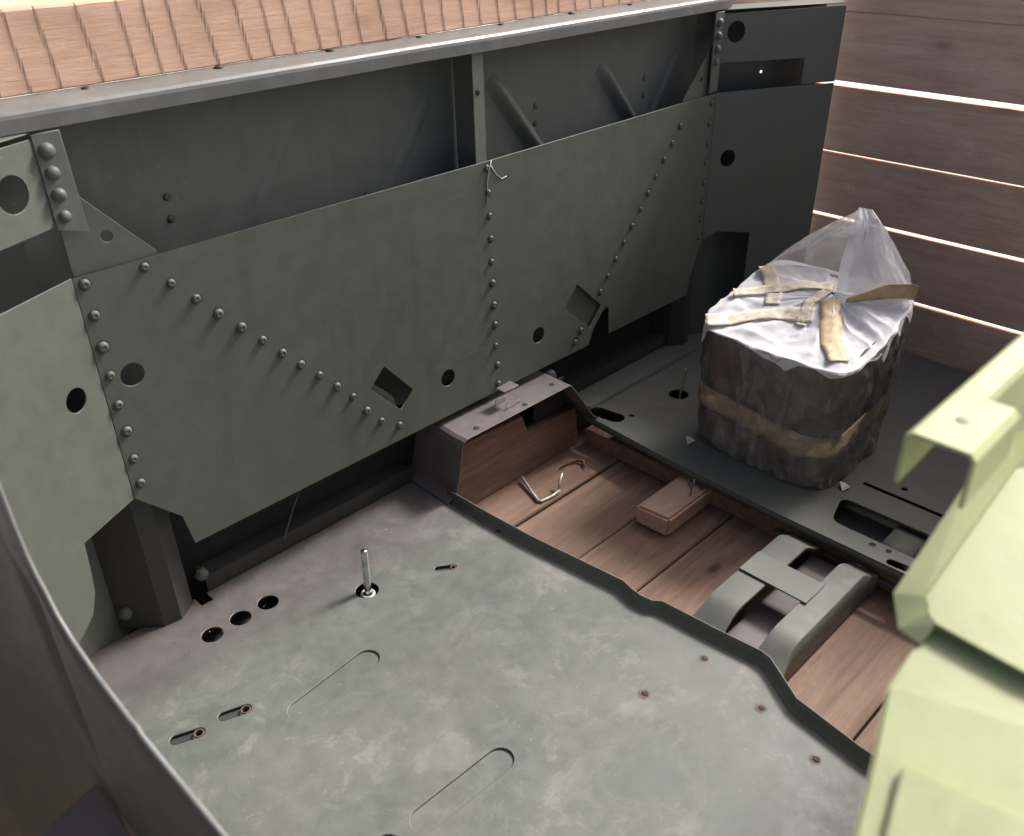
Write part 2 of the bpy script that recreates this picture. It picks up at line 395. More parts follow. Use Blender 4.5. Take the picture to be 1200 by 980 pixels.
RIV = dome_mesh('rivet', .0072, .0050, 'olive')
RIVS = dome_mesh('rivet', .0060, .0042, 'olive')
def grime_mat():
    b = NB('rivet_grime'); ln = b.n('VectorMath', operation='LENGTH'); b.src(b.obj, ln, 0)
    d = b.math('ADD', b.math('MULTIPLY', (ln, 'Value'), 70), b.math('MULTIPLY', b.noise(b.pos, 150, 4, .7), .6))
    f = b.ramp(d, [(.70, .75), (1.15, 0)]); tr = b.n('BsdfTransparent'); mx = b.n('MixShader')
    b.p.inputs['Base Color'].default_value = (.045, .042, .035, 1); b.p.inputs['Roughness'].default_value = .9
    b.src(f, mx, 0); b.l(tr, 0, mx, 1); b.l(b.p, 0, mx, 2); b.l(mx, 0, b.out, 0); return b.m
M['grime'] = grime_mat()
add_skirt(RIV, .0135, M['grime']); add_skirt(RIVS, .0115, M['grime'])
diaL = [(.797, .293), (.854, .226), (.824, .196), (.764, .262)]
diaR = [(1.293, .292), (1.372, .222), (1.338, .180), (1.256, .249)]
out = [(BL, .588), (1.04, .590), (BR, .599), (BR, .268), (1.700, .186), (1.693, .144), (1.403, .143), (1.399, .205), (1.388, .214),
       (1.352, .176), (1.336, .139), (1.215, .139), (.838, .136), (.413, .134), (.404, .190), (BL, .254)]
sp = plate('side_panel', out, [circ(.386, .438, .0165), circ(.937, .216, .0165), circ(1.179, .218, .0165), diaL, diaR], .0024, 'olive', tub,
           (0, Y0, 0), (1, 0, 0), (0, 0, 1))
pts = []
for k in range(8): pts.append((.3585, .576 - .0431 * k, RIV))
for k in range(11): pts.append((.436 + (.728 - .436) * k / 10, .576 + (.263 - .576) * k / 10, RIV))
pts += [(.752, .225, RIV), (.780, .192, RIV), (.817, .168, RIV)]
for k in range(11): pts.append((1.050 + .0014 * k, .579 - .0425 * k, RIVS))
for k in range(11): pts.append((1.611 + (1.367 - 1.611) * k / 10, .551 + (.253 - .551) * k / 10, RIVS))
pts += [(1.309, .184, RIVS), (1.291, .164, RIVS)]
for k in range(8): pts.append((1.7215, .582 - .0431 * k, RIVS))
for x, z, me in pts: put('rivet', me, (x + random.uniform(-.001, .001), Y0, z + random.uniform(-.001, .001)), (random.uniform(-.02, .02), -1, random.uniform(-.02, .02)), sp, random.uniform(.84, 1.12), random.random() * 6)
# chipped paint and a drip of sealant along the middle rivet row
bl = tube('paint_run', [(1.060, Y0 - .001, .590), (1.054, Y0 - .0012, .575), (1.049, Y0 - .001, .555), (1.0495, Y0 - .001, .53), (1.047, Y0 - .0008, .515)], .0012, 'wire', sp, 6)
tube('scratch_mark', [(1.058, Y0 - .0004, .583), (1.072, Y0 - .0004, .563), (1.085, Y0 - .0004, .553), (1.097, Y0 - .0004, .555)], .0008, 'wire', sp, 6)

# far end panels, bent inwards by 25 degrees, with a slot and an upper plate each
for side in (-1, 1):
    bx = BL if side < 0 else BR
    u = Vector((side * C25, -S25, 0))
    U = tuple(u) if side > 0 else tuple(-u)     # keep u x v towards the inside
    sg = 1 if side > 0 else -1                   # local coordinate sign
    def q(s, z): return (sg * s, z)
    zt = .588 if side < 0 else .600
    o = [q(0.0008, zt), q(.305, zt - .003), q(.305, .07), q(.20, .09)] + [q(.152, .122), q(.122, .142), q(.108, .172), q(.104, .205), q(.100, .250), q(.0008, .2545)]
    if side > 0: o = [q(0.0008, zt), q(.305, zt - .003), q(.305, .06), q(.13, .08), q(.13, .27), q(.04, .285), q(.0008, .2675)]
    ep = plate('end_panel', o, [circ(sg * .046 if side < 0 else .047, .440 if side < 0 else .455, .0165 if side < 0 else .019)], .0024, 'olive', tub, (bx, Y0, 0), U, (0, 0, 1))
    bot = .653 if side < 0 else .660
    if side < 0: hol = [circ(sg * .047, .706, .0215)]
    else: hol = [circ(.034, .720, .0215)]
    up_o = [q(.0008, bot + .001), q(.305, bot), q(.305, .757), q(.0008, .757)]
    if side > 0: up_o = [q(.0008, bot), q(.215, bot - .004), q(.216, zt + .002), q(.305, zt), q(.305, .757), q(.0008, .757)]
    upl = plate('upper_plate', up_o, hol, .0024, 'olive', tub, (bx, Y0 - .0006, 0), U, (0, 0, 1))
    # lap strip with four heavy bolts on the bend
    x0 = .3455 if side < 0 else 1.703
    ls = plate('lap_strip', [(x0 - .002, .650), (x0 + .034, .640), (x0 + .030, .762), (x0 - .002, .762)] if side < 0 else [(x0, .604), (x0 + .030, .604), (x0 + .030, .762), (x0, .762)],
               [], .003, 'plain' if side < 0 else 'olive', tub, (0, Y0 - .0035, 0), (1, 0, 0), (0, 0, 1))
    BOLT = dome_mesh('bolt_head', .0092, .0080, 'olive', False, 10)
    for k in range(4):
        put('bolt_head', BOLT, (x0 + .010 if side < 0 else x0 + .014, Y0 - .0035, .742 - .0257 * k), (random.uniform(-.3, .3), -1, random.uniform(-.3, .3)), ls, random.uniform(.8, 1.12))
    # gusset behind, from the bend down to the side panel's top edge
    if side < 0: g = [(.349, .700), (.366, .698), (.4585, .592), (.452, .570), (.349, .570)]
    else: g = [(1.730, .703), (1.715, .700), (1.622, .602), (1.628, .57), (1.730, .57)]
    gu = plate('gusset', g, [circ(.401, .626, .0075)] if side < 0 else [circ(1.683, .634, .0045)], .0024, 'olive', tub, (0, Y0 + .006, 0), (1, 0, 0), (0, 0, 1))
    # rear liner behind the end panel closes the box
    plate('end_skin', [q(-.03, -.02), q(.33, -.02), q(.33, .765), q(-.03, .765)], [circ(.1775, .619, .0035, 12)] if side > 0 else [], .002, 'olive', tub, (bx + side * .02, Y0 + .078, 0), U, (0, 0, 1))
    ec = [(bx, Y0 + .001), (bx + side * .305 * C25, Y0 - .305 * S25 + .001), (bx + side * .33 * C25 + side*.02, Y0 + .076 - .33 * S25), (bx + side * .02, Y0 + .076)]
    plate('end_cap', ec if side < 0 else ec, [], .002, 'olive', tub, (0, 0, .764))
    # channel post that shows in the bottom cut-out on the bend
    cx = .362 if side < 0 else 1.718
    post = [(-.075, .020), (-.022, -.026), (.006, -.030), (.036, -.008), (.044, .045), (.040, .045), (.032, -.005), (.005, -.026), (-.021, -.022), (-.073, .023)]
    bm = bmesh.new(); lo = [bm.verts.new((cx + a * (1 if side < 0 else -1), Y0 + .042 + b, 0)) for a, b in post]; hi = [bm.verts.new((cx + a * .9 * (1 if side < 0 else -1), Y0 + .042 + b, .50)) for a, b in post]
    for j in range(len(post)): bm.faces.new((lo[j], lo[(j + 1) % len(post)], hi[(j + 1) % len(post)], hi[j]))
    bm.faces.new(lo); bm.faces.new(hi[::-1]); from_bm('corner_post', bm, 'under', tub)

# outer skin behind the side panel with pressed diagonal ribs
YS = 1.195
os_ = plate('outer_skin', [(.31, -.03), (1.77, -.03), (1.77, .786), (.31, .786)], [circ(.519, .634, .004, 10), circ(.518, .603, .004, 10)], .002, 'skin', tub, (0, YS, 0), (1, 0, 0), (0, 0, 1))
plate('shade_strip', [(.30, -.06), (1.76, -.06), (1.76, .150), (.30, .150)], [], .002, 'dark', tub, (0, YS - .0025, 0), (1, 0, 0), (0, 0, 1))  # black strip painting in the shade of the gap below the side panel
def rib(a, b, r=.019, d=.013):
    a, b = Vector((a[0], 0, a[1])), Vector((b[0], 0, b[1])); t = (b - a); L = t.length; t.normalize(); n = Vector((-t.z, 0, t.x))
    bm = bmesh.new(); rows = []; NS, NC = 22, 12
    for i in range(NS + 1):
        s = i / NS * L; e = min(s, L - s) / .03; k = math.sqrt(max(0, 1 - (1 - min(1, e)) ** 2))
        row = []
        for j in range(NC + 1):
            c = -1 + 2 * j / NC
            row.append(bm.verts.new(a + t * s + n * c * r + Vector((0, YS + .0015 - d * k * (.5 + .5 * math.cos(math.pi * c)), 0))))
        rows.append(row)
    for r1, r2 in zip(rows, rows[1:]):
        for j in range(NC): bm.faces.new((r1[j], r1[j + 1], r2[j + 1], r2[j]))
    return from_bm('pressed_rib', bm, 'skin', os_, True)
rib((1.135, .705), (1.42, .36), .023, .020); rib((1.432, .688), (1.72, .36), .023, .020); rib((.735, .712), (.50, .36), .022, .005); rib((1.00, .70), (.78, .40), .022, .004); rib((1.69, .68), (1.50, .40), .014, .009)
for x, z in ((1.252, .638), (1.252, .607), (1.580, .642), (1.580, .608), (.519, .634), (.518, .603), (.85, .56), (.86, .50)):
    put('rivet', RIVS, (x, YS, z), (0, -1, 0), os_, .7)

# top rail: flat cap with a turned-down front lip
rp = [(.30, 1), (1.765, 1)]
prof = [(1.195, .7896), (1.1245, .7896), (1.1195, .7885), (1.1165, .7852), (1.1155, .781), (1.1155, .7655), (1.1180, .7655), (1.1180, .780), (1.1205, .7845), (1.195, .7868)]
bm = bmesh.new(); rows = []
NX = 40
for i in range(NX + 1):
    x = .30 + (1.785 - .30) * i / NX
    rows.append([bm.verts.new((x - (.03 * max(0, (.7896 - z)) / .0245 if i == NX else 0), y + .0007 * noise.noise((x * 4, 0, 0)), z + .0007 * noise.noise((x * 5, 3, 0)))) for y, z in prof])
for r1, r2 in zip(rows, rows[1:]):
    for j in range(len(prof)): jj = (j + 1) % len(prof); bm.faces.new((r1[j], r1[jj], r2[jj], r2[j]))
bm.faces.new(rows[0]); bm.faces.new(rows[-1][::-1])
rail = from_bm('top_rail', bm, 'rail', tub, False)
for x in (.44, .62, .80, .97, 1.15, 1.33, 1.5):
    put('rail_bolt', dome_mesh('rail_bolt', .006, .003, 'dark', False, 10) if x == .44 else bpy.data.objects['rail_bolt'].data, (x, 1.178, .7896), (0, 0, 1), rail, random.uniform(.8, 1.2))

# middle post between rail and panel
bm = bmesh.new()
pp = [(1.034, Y0 + .0035), (1.058, Y0 + .0035), (1.058, Y0 + .075), (1.0555, Y0 + .075), (1.0555, Y0 + .006), (1.034, Y0 + .006)]
lo = [bm.verts.new((x, y, .14)) for x, y in pp]; hi = [bm.verts.new((x - .006, y, .7655)) for x, y in pp]
for j in range(6): bm.faces.new((lo[j], lo[(j + 1) % 6], hi[(j + 1) % 6], hi[j]))
bm.faces.new(lo); bm.faces.new(hi[::-1])
mp = from_bm('middle_post', bm, 'plain', tub)
put('rivet_hole', dome_mesh('rivet_hole', .0052, .0012, 'dark', False, 12), (1.0385, Y0 + .0034, .704), (0, -1, 0), mp)
# diamond-hole backing plates seen through the panel
plate('backing_plate', [(.757, .285), (.815, .225), (.83, .16), (.74, .16), (.74, .27)], [], .002, 'olive', tub, (0, Y0 + .008, 0), (1, 0, 0), (0, 0, 1))
bp = plate('backing_plate', [(1.24, .31), (1.33, .31), (1.392, .25), (1.352, .176), (1.29, .17), (1.24, .24)], [circ(1.268, .256, .008, 14)], .002, 'olive', tub, (0, Y0 + .008, 0), (1, 0, 0), (0, 0, 1))

# ---- floor plate (camera side of the opening), pressed recesses and holes
FL = [(.876, 1.066), (.879, .96), (.884, .86), (.895, .76), (.905, .668), (.899, .645), (.897, .625), (.900, .606), (.910, .594), (.917, .50), (.925, .425), (.922, .408), (.881, .342), (.866, .24), (.858, .10), (.852, -.15)]
fr = .009
fe = [(x - fr, y) for x, y in FL]
outl = [(.10, -.15), (.10, 1.158), (.405, 1.158), (.405, 1.135), (.425, 1.135), (.425, 1.158), (.866, 1.158)] + [(fe[0][0], 1.08)] + fe
recess = [((.397, .838), (.521, .848), .0185), ((.408, .581), (.535, .577), .0185), ((.235, .588), (.350, .584), .0185)]
keys = [((.248, .917), (.276, .906), .0085), ((.315, .906), (.343, .896), .0085), ((.731, .927), (.752, .912), .006)]
rh = [(.384, 1.063, .0165), (.434, 1.064, .0165), (.484, 1.064, .0165), (.614, .971, .019)]
holes = [capsule(*k) for k in recess] + [capsule(*k) for k in keys] + [circ(*k) for k in rh]
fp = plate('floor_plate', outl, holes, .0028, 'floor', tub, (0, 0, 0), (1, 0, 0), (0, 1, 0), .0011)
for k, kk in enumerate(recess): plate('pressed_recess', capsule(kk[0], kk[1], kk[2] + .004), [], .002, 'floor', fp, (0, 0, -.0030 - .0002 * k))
for k in keys:
    plate('keyhole_recess_shade', capsule(k[0], k[1], k[2] + .004), [circ(k[1][0], k[1][1], k[2] * .6, 14)], .002, 'under', fp, (0, 0, -.0055))  # dark insert paints in the shade inside the recess
    bm = bmesh.new(); 
    tube('keyhole_collar', [(k[1][0] + .75 * k[2] * math.cos(a), k[1][1] + .75 * k[2] * math.sin(a), -.0015) for a in [2 * math.pi * j / 16 for j in range(17)]], .0012, 'rust', fp, 6, False); bm.free()
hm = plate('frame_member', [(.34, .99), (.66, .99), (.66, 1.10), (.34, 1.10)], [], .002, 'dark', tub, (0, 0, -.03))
M['dark_rust'] = simple('dark_rust', (.055, .036, .028), .75, 0, 300)
SCR = dome_mesh('screw_head', .0050, .0018, 'dark_rust')
for x, y in ((.758, .508), (.851, .375), (.826, .278), (.874, .926), (.874, .486), (.60, .30)):
    put('screw_head', SCR, (x, y, 0), (0, 0, 1), fp, random.uniform(.85, 1.05))
# upturned flange round the opening
pf = [(-.0095, .0002)] + [(-fr + fr * math.sin(a), fr - fr * math.cos(a)) for a in [math.pi / 2 * j / 5 for j in range(1, 6)]] + [(.0, .019), (.0008, .0198), (.0018, .0198), (.0022, .019), (.0022, fr)] + \
     [(-fr + (fr + .002) * math.sin(a), fr - (fr + .002) * math.cos(a)) for a in [math.pi / 2 * (1 - j / 4) for j in range(1, 5)]]
sweep('opening_flange', [(x, y) for x, y in reversed(FL)], pf, 'plain', tub, True)
tube('flange_edge_glint', [(x + .0011, y, .0198) for x, y in FL], .0013, 'rail', tub, 6)  # paler bead painting in the light caught along the flange top
# upstand and ledge under the side panel
def angle(x0, x1, nm='floor_angle'):
    box(nm, (x0, 1.160, -.02), (x1, 1.163, .030), 'under', tub, .0008)
    box(nm, (x0, 1.1632, .0272), (x1, 1.1935, .030), 'under', tub, .0006)
angle(.43, .868); angle(1.31, 1.69)
tube('bracing_wire', [(.575, 1.15, .03), (.61, 1.165, .07), (.655, 1.175, .125)], .0013, 'plain', tub, 6)
for x, y, z in ((.425, 1.158, .040), (.30, 1.165, .035)):
    put('frame_bolt', dome_mesh('frame_bolt', .012, .010, 'brown', False, 6), (x, y, z), (0, -1, 0), tub)

# ---- far floor plate beyond the opening
FE = [(1.300, 1.158), (1.300, 1.10), (1.288, 1.06), (1.271, .852), (1.263, .604), (1.262, .371), (1.260, -.2)]
of = FE[::-1] + [(2.05, 1.158), (2.05, -.2)]
of = FE + [(2.05, -.2), (2.05, 1.0), (1.75, 1.158)]
hol2 = [capsule((1.318, 1.070), (1.325, 1.025), .019), circ(1.502, .988, .022), circ(1.36, 1.092, .005, 12), circ(1.355, 1.006, .006, 12),
        rounded([(1.312, .18), (1.312, .515), (1.392, .535), (1.392, .18)], .02), [(1.457, .05), (1.457, .528), (1.467, .528), (1.467, .05)],
        circ(1.337 - .040, .43, .006, 12), circ(1.300, .402, .005, 12), capsule((1.275, .385), (1.278, .355), .0085), circ(1.496, .463, .006, 12)]
ff = plate('front_floor_plate', of, hol2, .0026, 'plain', tub, (0, 0, 0))
sweep('floor_lip', [(x + .0006, y) for x, y in FE], [(0, -.0028), (.0012, -.0028), (.0012, -.016), (0, -.016)], 'olive', tub, True)
box('floor_rib', (1.31, 1.085, .0002), (1.72, 1.118, .006), 'plain', ff, .003)
# members below the cut-out in the far plate
sweep('cutout_bridge', [(1.306, .40), (1.40, .40)], [(-.030, -.028), (-.026, -.012), (.026, -.012), (.030, -.030), (.026, -.030), (.022, -.016), (-.022, -.016), (-.026, -.028)], 'plain', ff, True)
plate('lower_pan', [(1.27, .10), (1.60, .10), (1.60, .60), (1.27, .60)], [circ(1.345, .475, .016)], .002, 'brown', ff, (0, 0, -.045))

# ---- step bracket under the side panel at the end of the opening
bm = bmesh.new()
prof = [(.862, .003), (.884, .014), (.895, .05), (.906, .108), (.911, .116), (.918, .120), (1.198, .120), (1.206, .117), (1.214, .108), (1.282, .012), (1.296, .003)]
rows = [[bm.verts.new((x + (.002 if y > 1.1 else 0), y, z)) for x, z in prof] for y in (1.050, 1.0515, 1.085, 1.120, 1.185)]
for r1, r2 in zip(rows, rows[1:]):
    for j in range(len(prof) - 1): bm.faces.new((r1[j], r1[j + 1], r2[j + 1], r2[j]))
sb = from_bm('step_bracket', bm, 'purple', tub)
so_ = sb.modifiers.new('thickness', 'SOLIDIFY'); so_.thickness = .0026; so_.offset = -1
bv = sb.modifiers.new('edge', 'BEVEL'); bv.width = .0006; bv.segments = 1; bv.limit_method = 'ANGLE'
HOL = dome_mesh('bolt_hole', .0062, .0006, 'dark', False, 14)
for x, y in ((.957, 1.067), (1.082, 1.062), (1.178, 1.079)): put('bolt_hole', HOL, (x, y, .1203), (0, 0, 1), sb)
bm = bmesh.new()   # small turned-up clip on the bracket
cp = [(1.042, 1.098, .1215), (1.042, 1.075, .1215), (1.044, 1.073, .1285), (1.082, 1.073, .1285), (1.082, 1.098, .1285), (1.044, 1.098, .1285)]
bm.free()
plate('clip', [(1.042, 1.076), (1.080, 1.076), (1.080, 1.100), (1.042, 1.100)], [], .002, 'purple', sb, (0, 0, .1275), (1, 0, .03), (0, 1, 0), .0006)
box('clip_edge', (1.042, 1.0725, .1205), (1.080, 1.0748, .128), 'steel', sb, .0005)
box('clip_edge', (1.039, 1.0995, .1205), (1.068, 1.1015, .131), 'steel', sb, .0005)
for x, y, z in ((1.215, 1.125, .105),):
    put('weld_bead', dome_mesh('weld_bead', .020, .012, 'dark', False, 12), (x, y, z), (-.5, -1, .6), sb)
box('recess_shade_sheet', (1.135, 1.088, .045), (1.225, 1.092, .1165), 'dark', sb, .001)  # black sheet painting in the shaded recess below the bracket
plate('end_batten', [(.905, ZW + .0005), (1.275, ZW + .0005), (1.262, .028), (1.115, .030), (1.100, .075), (.915, .085)], [], .028, 'wood_floor', None, (0, 1.086, 0), (1, 0, 0), (0, 0, 1), .002)
tag(bpy.data.objects['end_batten'], 'brown wooden batten standing on edge below the step bracket', 'batten')
box('side_batten', (1.283, .20, ZW + .0005), (1.305, 1.075, -.030), 'wood_floor', None, .002, .001)
tag(bpy.data.objects['side_batten'], 'narrow wooden batten on the crate floor under the far floor edge', 'batten')

# ---- crossmember spanning the opening: two humped rails and a tie plate
cm = empty('crossmember', (1.1, .5, 0)); cm.parent = tub; cm.location = Vector((1.1, .5, 0)) - Vector(tub.location)
def sst(k): k = min(1, max(0, k)); return k * k * (3 - 2 * k)
def hump(y0, y1, skirt, nm):
    bm = bmesh.new(); rows = []; N = 30
    for i in range(N + 1):
        x = .925 + (1.268 - .925) * i / N
        z = -.034 * (1 - sst((x - .925) / .085)) - .030 * sst((x - 1.205) / .063)
        fl = .009 * (1 - sst((x - .925) / .06)) + .005 * sst((x - 1.225) / .043)
        if skirt < 0: P = [(y0 - .004 - fl, -.064), (y0 - .0022 - fl, z - .006), (y0 - .0008 - fl, z - .0012), (y0 + .0012 - fl, z), (y1 - .0012 + fl * .6, z), (y1 + fl * .6, z - .0012), (y1 + fl * .6, z - .007)]
        else: P = [(y0 - fl * .6, z - .007), (y0 - fl * .6, z - .0012), (y0 + .0012 - fl * .6, z), (y1 - .0012 + fl, z), (y1 + .0008 + fl, z - .0012), (y1 + .0022 + fl, z - .006), (y1 + .004 + fl, -.064)]
        rows.append([bm.verts.new((x, yy, z_)) for yy, z_ in P])
    for r1, r2 in zip(rows, rows[1:]):
        for j in range(6): bm.faces.new((r1[j], r1[j + 1], r2[j + 1], r2[j]))
    o = from_bm(nm, bm, 'plain', cm, True); o.data.set_sharp_from_angle(angle=R(32))
    s = o.modifiers.new('thickness', 'SOLIDIFY'); s.thickness = .0018
    return o
hump(.404, .447, -1, 'hump_rail'); hump(.508, .560, 1, 'hump_rail')
plate('tie_plate', [(1.081, .436), (1.142, .436), (1.142, .560), (1.081, .560)], [], .003, 'plain', cm, (0, 0, .0040))
plate('drip_pan', [(.935, .44), (1.258, .44), (1.258, .515), (.935, .515)], [], .0015, 'purple', cm, (0, 0, -.048))

# ---- near end plate (bottom-left corner of the picture): curved sheet with a rim and a shelf
def XS(y): return .10 - (0 if y < .60 else (.075 * ((y - .60) / .25) ** 1.8))
bm = bmesh.new()
rim = [(-.10, .548), (.10, .546), (.25, .545), (.337, .545), (.40, .542), (.438, .541), (.444, .545), (.452, .543), (.50, .547), (.535, .555), (.556, .567), (.566, .582), (.574, .590), (.582, .604), (.587, .630), (.588, .66), (.588, .72), (.588, .90)]
yy = [p[0] for p in rim]
top = {}
rows = []
NZ = 14
for y, z in rim:
    rows.append([bm.verts.new((XS(y), y, .06 + (z - .06) * k / NZ)) for k in range(NZ + 1)])
for y in (.63, .66, .69, .72, .75, .78, .81, .85):
    rows.append([bm.verts.new((XS(y), y, .06 + (.90 - .06) * k / NZ)) for k in range(NZ + 1)])
for r1, r2 in zip(rows, rows[1:]):
    for k in range(NZ):
        try: bm.faces.new((r1[k], r1[k + 1], r2[k + 1], r2[k]))
        except ValueError: pass
bmesh.ops.remove_doubles(bm, verts=bm.verts, dist=1e-5)
ne = from_bm('near_end_plate', bm, 'brown', tub, True)
s = ne.modifiers.new('thickness', 'SOLIDIFY'); s.thickness = .0026; s.offset = 0
tube('rim_edge', [(XS(y), y, z + .0008) for y, z in rim], .0019, 'rail', ne, 8)
plate('shelf', [(.0, .02), (.096, .02), (.096, .635), (.0, .61)], [], .003, 'shelf', ne, (0, 0, .315))

# ------------------------------------------------------------------ pale green near wall end (right edge, close to the camera)
gw = empty('green_wall_section', (.40, .08, .45))
tag(gw, 'pale green painted steel wall section with channel rail, close at the right edge', 'steel panel')
# channel rail: inverted U along x, with drooping flanges at its open end
bm = bmesh.new()
chp = [(.1165, .766), (.1165, .7865), (.1135, .7896), (.0885, .7896), (.0855, .7865), (.0855, .766)]
rows = []
for x in (.3585, .362, .372, .41):
    k = (.41 - x) / .05
    rows.append([bm.verts.new((x + (.0 if j in (1, 2, 3, 4) else 0), y, z + (-.004 * k if j in (0, 5) else 0))) for j, (y, z) in enumerate(chp)])
for r1, r2 in zip(rows, rows[1:]):
    for j in range(5): bm.faces.new((r1[j], r1[j + 1], r2[j + 1], r2[j]))
ch = from_bm('channel_end', bm, 'green', gw)
s = ch.modifiers.new('thickness', 'SOLIDIFY'); s.thickness = .002; s.offset = -1
put('rail_hole', dome_mesh('rail_hole', .0032, .0003, 'olive', False, 14), (.383, .1015, .7897), (0, 0, 1), ch)
bm = bmesh.new()
chp2 = [(.1165, .766), (.1165, .7865), (.1135, .7896), (.1015, .7896), (.0995, .7870), (.0995, .760)]
rows = [[bm.verts.new((x, y, z)) for y, z in chp2] for x in (.4102, .60, 1.74)]
for r1, r2 in zip(rows, rows[1:]):
    for j in range(5): bm.faces.new((r1[j], r1[j + 1], r2[j + 1], r2[j]))
ch2 = from_bm('channel_rail', bm, 'green', gw)
s = ch2.modifiers.new('thickness', 'SOLIDIFY'); s.thickness = .002; s.offset = -1
plate('added_inner_panel', [(.46, .02), (1.735, .02), (1.735, .764), (.46, .764)], [], .0024, 'green', gw, (0, .110, 0), (1, 0, 0), (0, 0, 1))  # unseen length, added to block low sky light from the near side
# stepped sloping plates below the rail, facing the camera
def slab(nm, top, down, mat='green', bev=.004, ring=None):
    bm = bmesh.new(); a = [bm.verts.new(p) for p in top]; b = [bm.verts.new(Vector(p) + Vector(down)) for p in top]; n = len(top)
    for j in range(n): bm.faces.new((a[j], a[(j + 1) % n], b[(j + 1) % n], b[j]))
    bm.faces.new(a[::-1]); bm.faces.new(b)
    bmesh.ops.recalc_face_normals(bm, faces=bm.faces)
    bmesh.ops.bevel(bm, geom=list(bm.edges), offset=bev, segments=3, affect='EDGES')
    bmesh.ops.triangulate(bm, faces=[f for f in bm.faces if len(f.verts) > 4])
    return from_bm(nm, bm, mat, gw, False)
slab('sloping_plate', [(.4473, .0885, .739), (.3461, .0874, .7182), (.3374, .0817, .7164), (.3349, .0767, .7158), (.3328, .0389, .7154), (.3391, .0034, .7167), (.345, -.06, .718), (.485, -.06, .7465), (.4794, .05, .7456)], (.004, 0, -.004), bev=.0012)
bm = bmesh.new()      # folded-down border along the left edge of the sloping plate
oe = [(.4794, .0999, .7420), (.44, .1045, .7340), (.345, .1000, .7135), (.3285, .0892, .7100), (.3265, .0782, .7098)]
ie = [(.4800, .0885, .7465), (.4473, .0888, .7398), (.3461, .0876, .7190), (.3374, .0819, .7172), (.3349, .0769, .7166)]
A_ = [bm.verts.new(p) for p in oe]; B_ = [bm.verts.new(p) for p in ie]
for k in range(4): bm.faces.new((A_[k], A_[k + 1], B_[k + 1], B_[k]))
fb = from_bm('folded_border', bm, 'green', gw, False); q_ = fb.modifiers.new('thickness', 'SOLIDIFY'); q_.thickness = .0015
slab('lower_plate', [(.345, .0801, .7105), (.330, .0800, .7100), (.30, .0795, .7033), (.2658, .0684, .6949), (.235, .0593, .6873), (.2078, .0507, .6807), (.19, .045, .6765), (.19, -.06, .6765), (.345, -.06, .7105)], (.012, 0, -.05), bev=.0015)
slab('raised_pad', [(.2690, .0584, .7000), (.2760, .0154, .7017), (.2818, -.0188, .7031), (.285, -.06, .7040), (.19, -.06, .6808), (.19, .036, .6808), (.2084, .0414, .6852), (.2398, .0503, .6929)], (.004, 0, -.012), bev=.001)

# ------------------------------------------------------------------ steel rods
def rod(loc, top, r, label):
    e = empty('steel_rod', loc); tag(e, label, 'rod')
    a = Vector(loc); b = Vector(top); n = 26; pts = []; rs = []
    for k in range(n + 1):
        pts.append(a.lerp(b, k / n)); rs.append(r * (1 + (.05 if k % 2 else -.05)) if .02 < k / n < .97 else r * .9)
    tube('shank', pts, rs, 'steel', e, 12)
    return e
r1 = rod((.613, .968, -.03), (.6205, .975, .078), .0058, 'shiny threaded steel rod standing in a round hole of the lit floor')
tube('collar', [(.613 + .010 * math.cos(a), .968 + .010 * math.sin(a), -.006) for a in [2 * math.pi * j / 14 for j in range(15)]], .003, 'wire', r1, 6, False)
rod((1.500, .985, -.03), (1.516, .985, .060), .0036, 'thin steel rod leaning in a hole of the shaded floor beside the wrapped block')

# ------------------------------------------------------------------ loose things on the boards
wb = box('wood_block', (1.135, .746, ZW + .001), (1.305, .822, ZW + .043), 'wood_block', None, .005, .003, R(2))
tag(wb, 'short offcut wooden block lying on the crate floor boards', 'wood block')
nl = tube('nail', [(1.262, .776, ZW + .042), (1.266, .778, ZW + .056)], .0016, 'wire', wb, 6)
tube('bent_nail', [(1.232, .762, ZW + .0445), (1.25, .772, ZW + .0475), (1.262, .789, ZW + .0445)], .0013, 'rust', wb, 6)
tube('bent_nail', [(1.272, .789, ZW + .0445), (1.268, .77, ZW + .0465), (1.262, .756, ZW + .0445)], .0013, 'rust', wb, 6)
wz = ZW + .004
o = tube('bent_wire', [(1.085, 1.075, wz + .006), (1.066, 1.03, wz + .002), (1.054, .999, wz), (1.058, .994, wz), (1.085, .990, wz), (1.108, .990, wz + .003)], .0032, 'wire', None, 8)
tag(o, 'pale bent wire hook lying on the boards in the opening', 'wire')
o = tube('wire_offcut', [(1.106, .991, wz + .004), (1.118, 1.000, wz + .014), (1.131, 1.005, wz + .026)], .0028, 'wire', None, 8)
tag(o, 'short bright wire stub leaning at the end of the bent wire hook', 'wire')
o = tube('curved_strip', [(1.168, 1.046, wz), (1.195, 1.046, wz + .001), (1.216, 1.037, wz + .002), (1.220, 1.025, wz + .003), (1.207, 1.008, wz + .001)], [.0012, .002, .0032, .0036, .0012], 'rust', None, 8)
tag(o, 'thin curved rusty metal strip on the boards behind the bent wire', 'metal strip')
for nm, c, lab in (('paper_scrap', (1.350, .853, .004), 'white paper scrap on the floor at the left foot of the wrapped block'), ('paper_scrap', (1.418, .548, .003), 'white paper scrap on the floor at the right foot of the wrapped block')):
    bm = bmesh.new(); P = [(-.013, -.006, 0), (.006, -.012, .003), (.014, .002, .001), (.002, .009, .008)]
    bm.faces.new([bm.verts.new(Vector(c) + Vector(p)) for p in P]); o = from_bm(nm, bm, 'paper')
    s = o.modifiers.new('thickness', 'SOLIDIFY'); s.thickness = .0006
    tag(o, lab, 'paper scrap', 'paper scraps at the foot of the wrapped block')

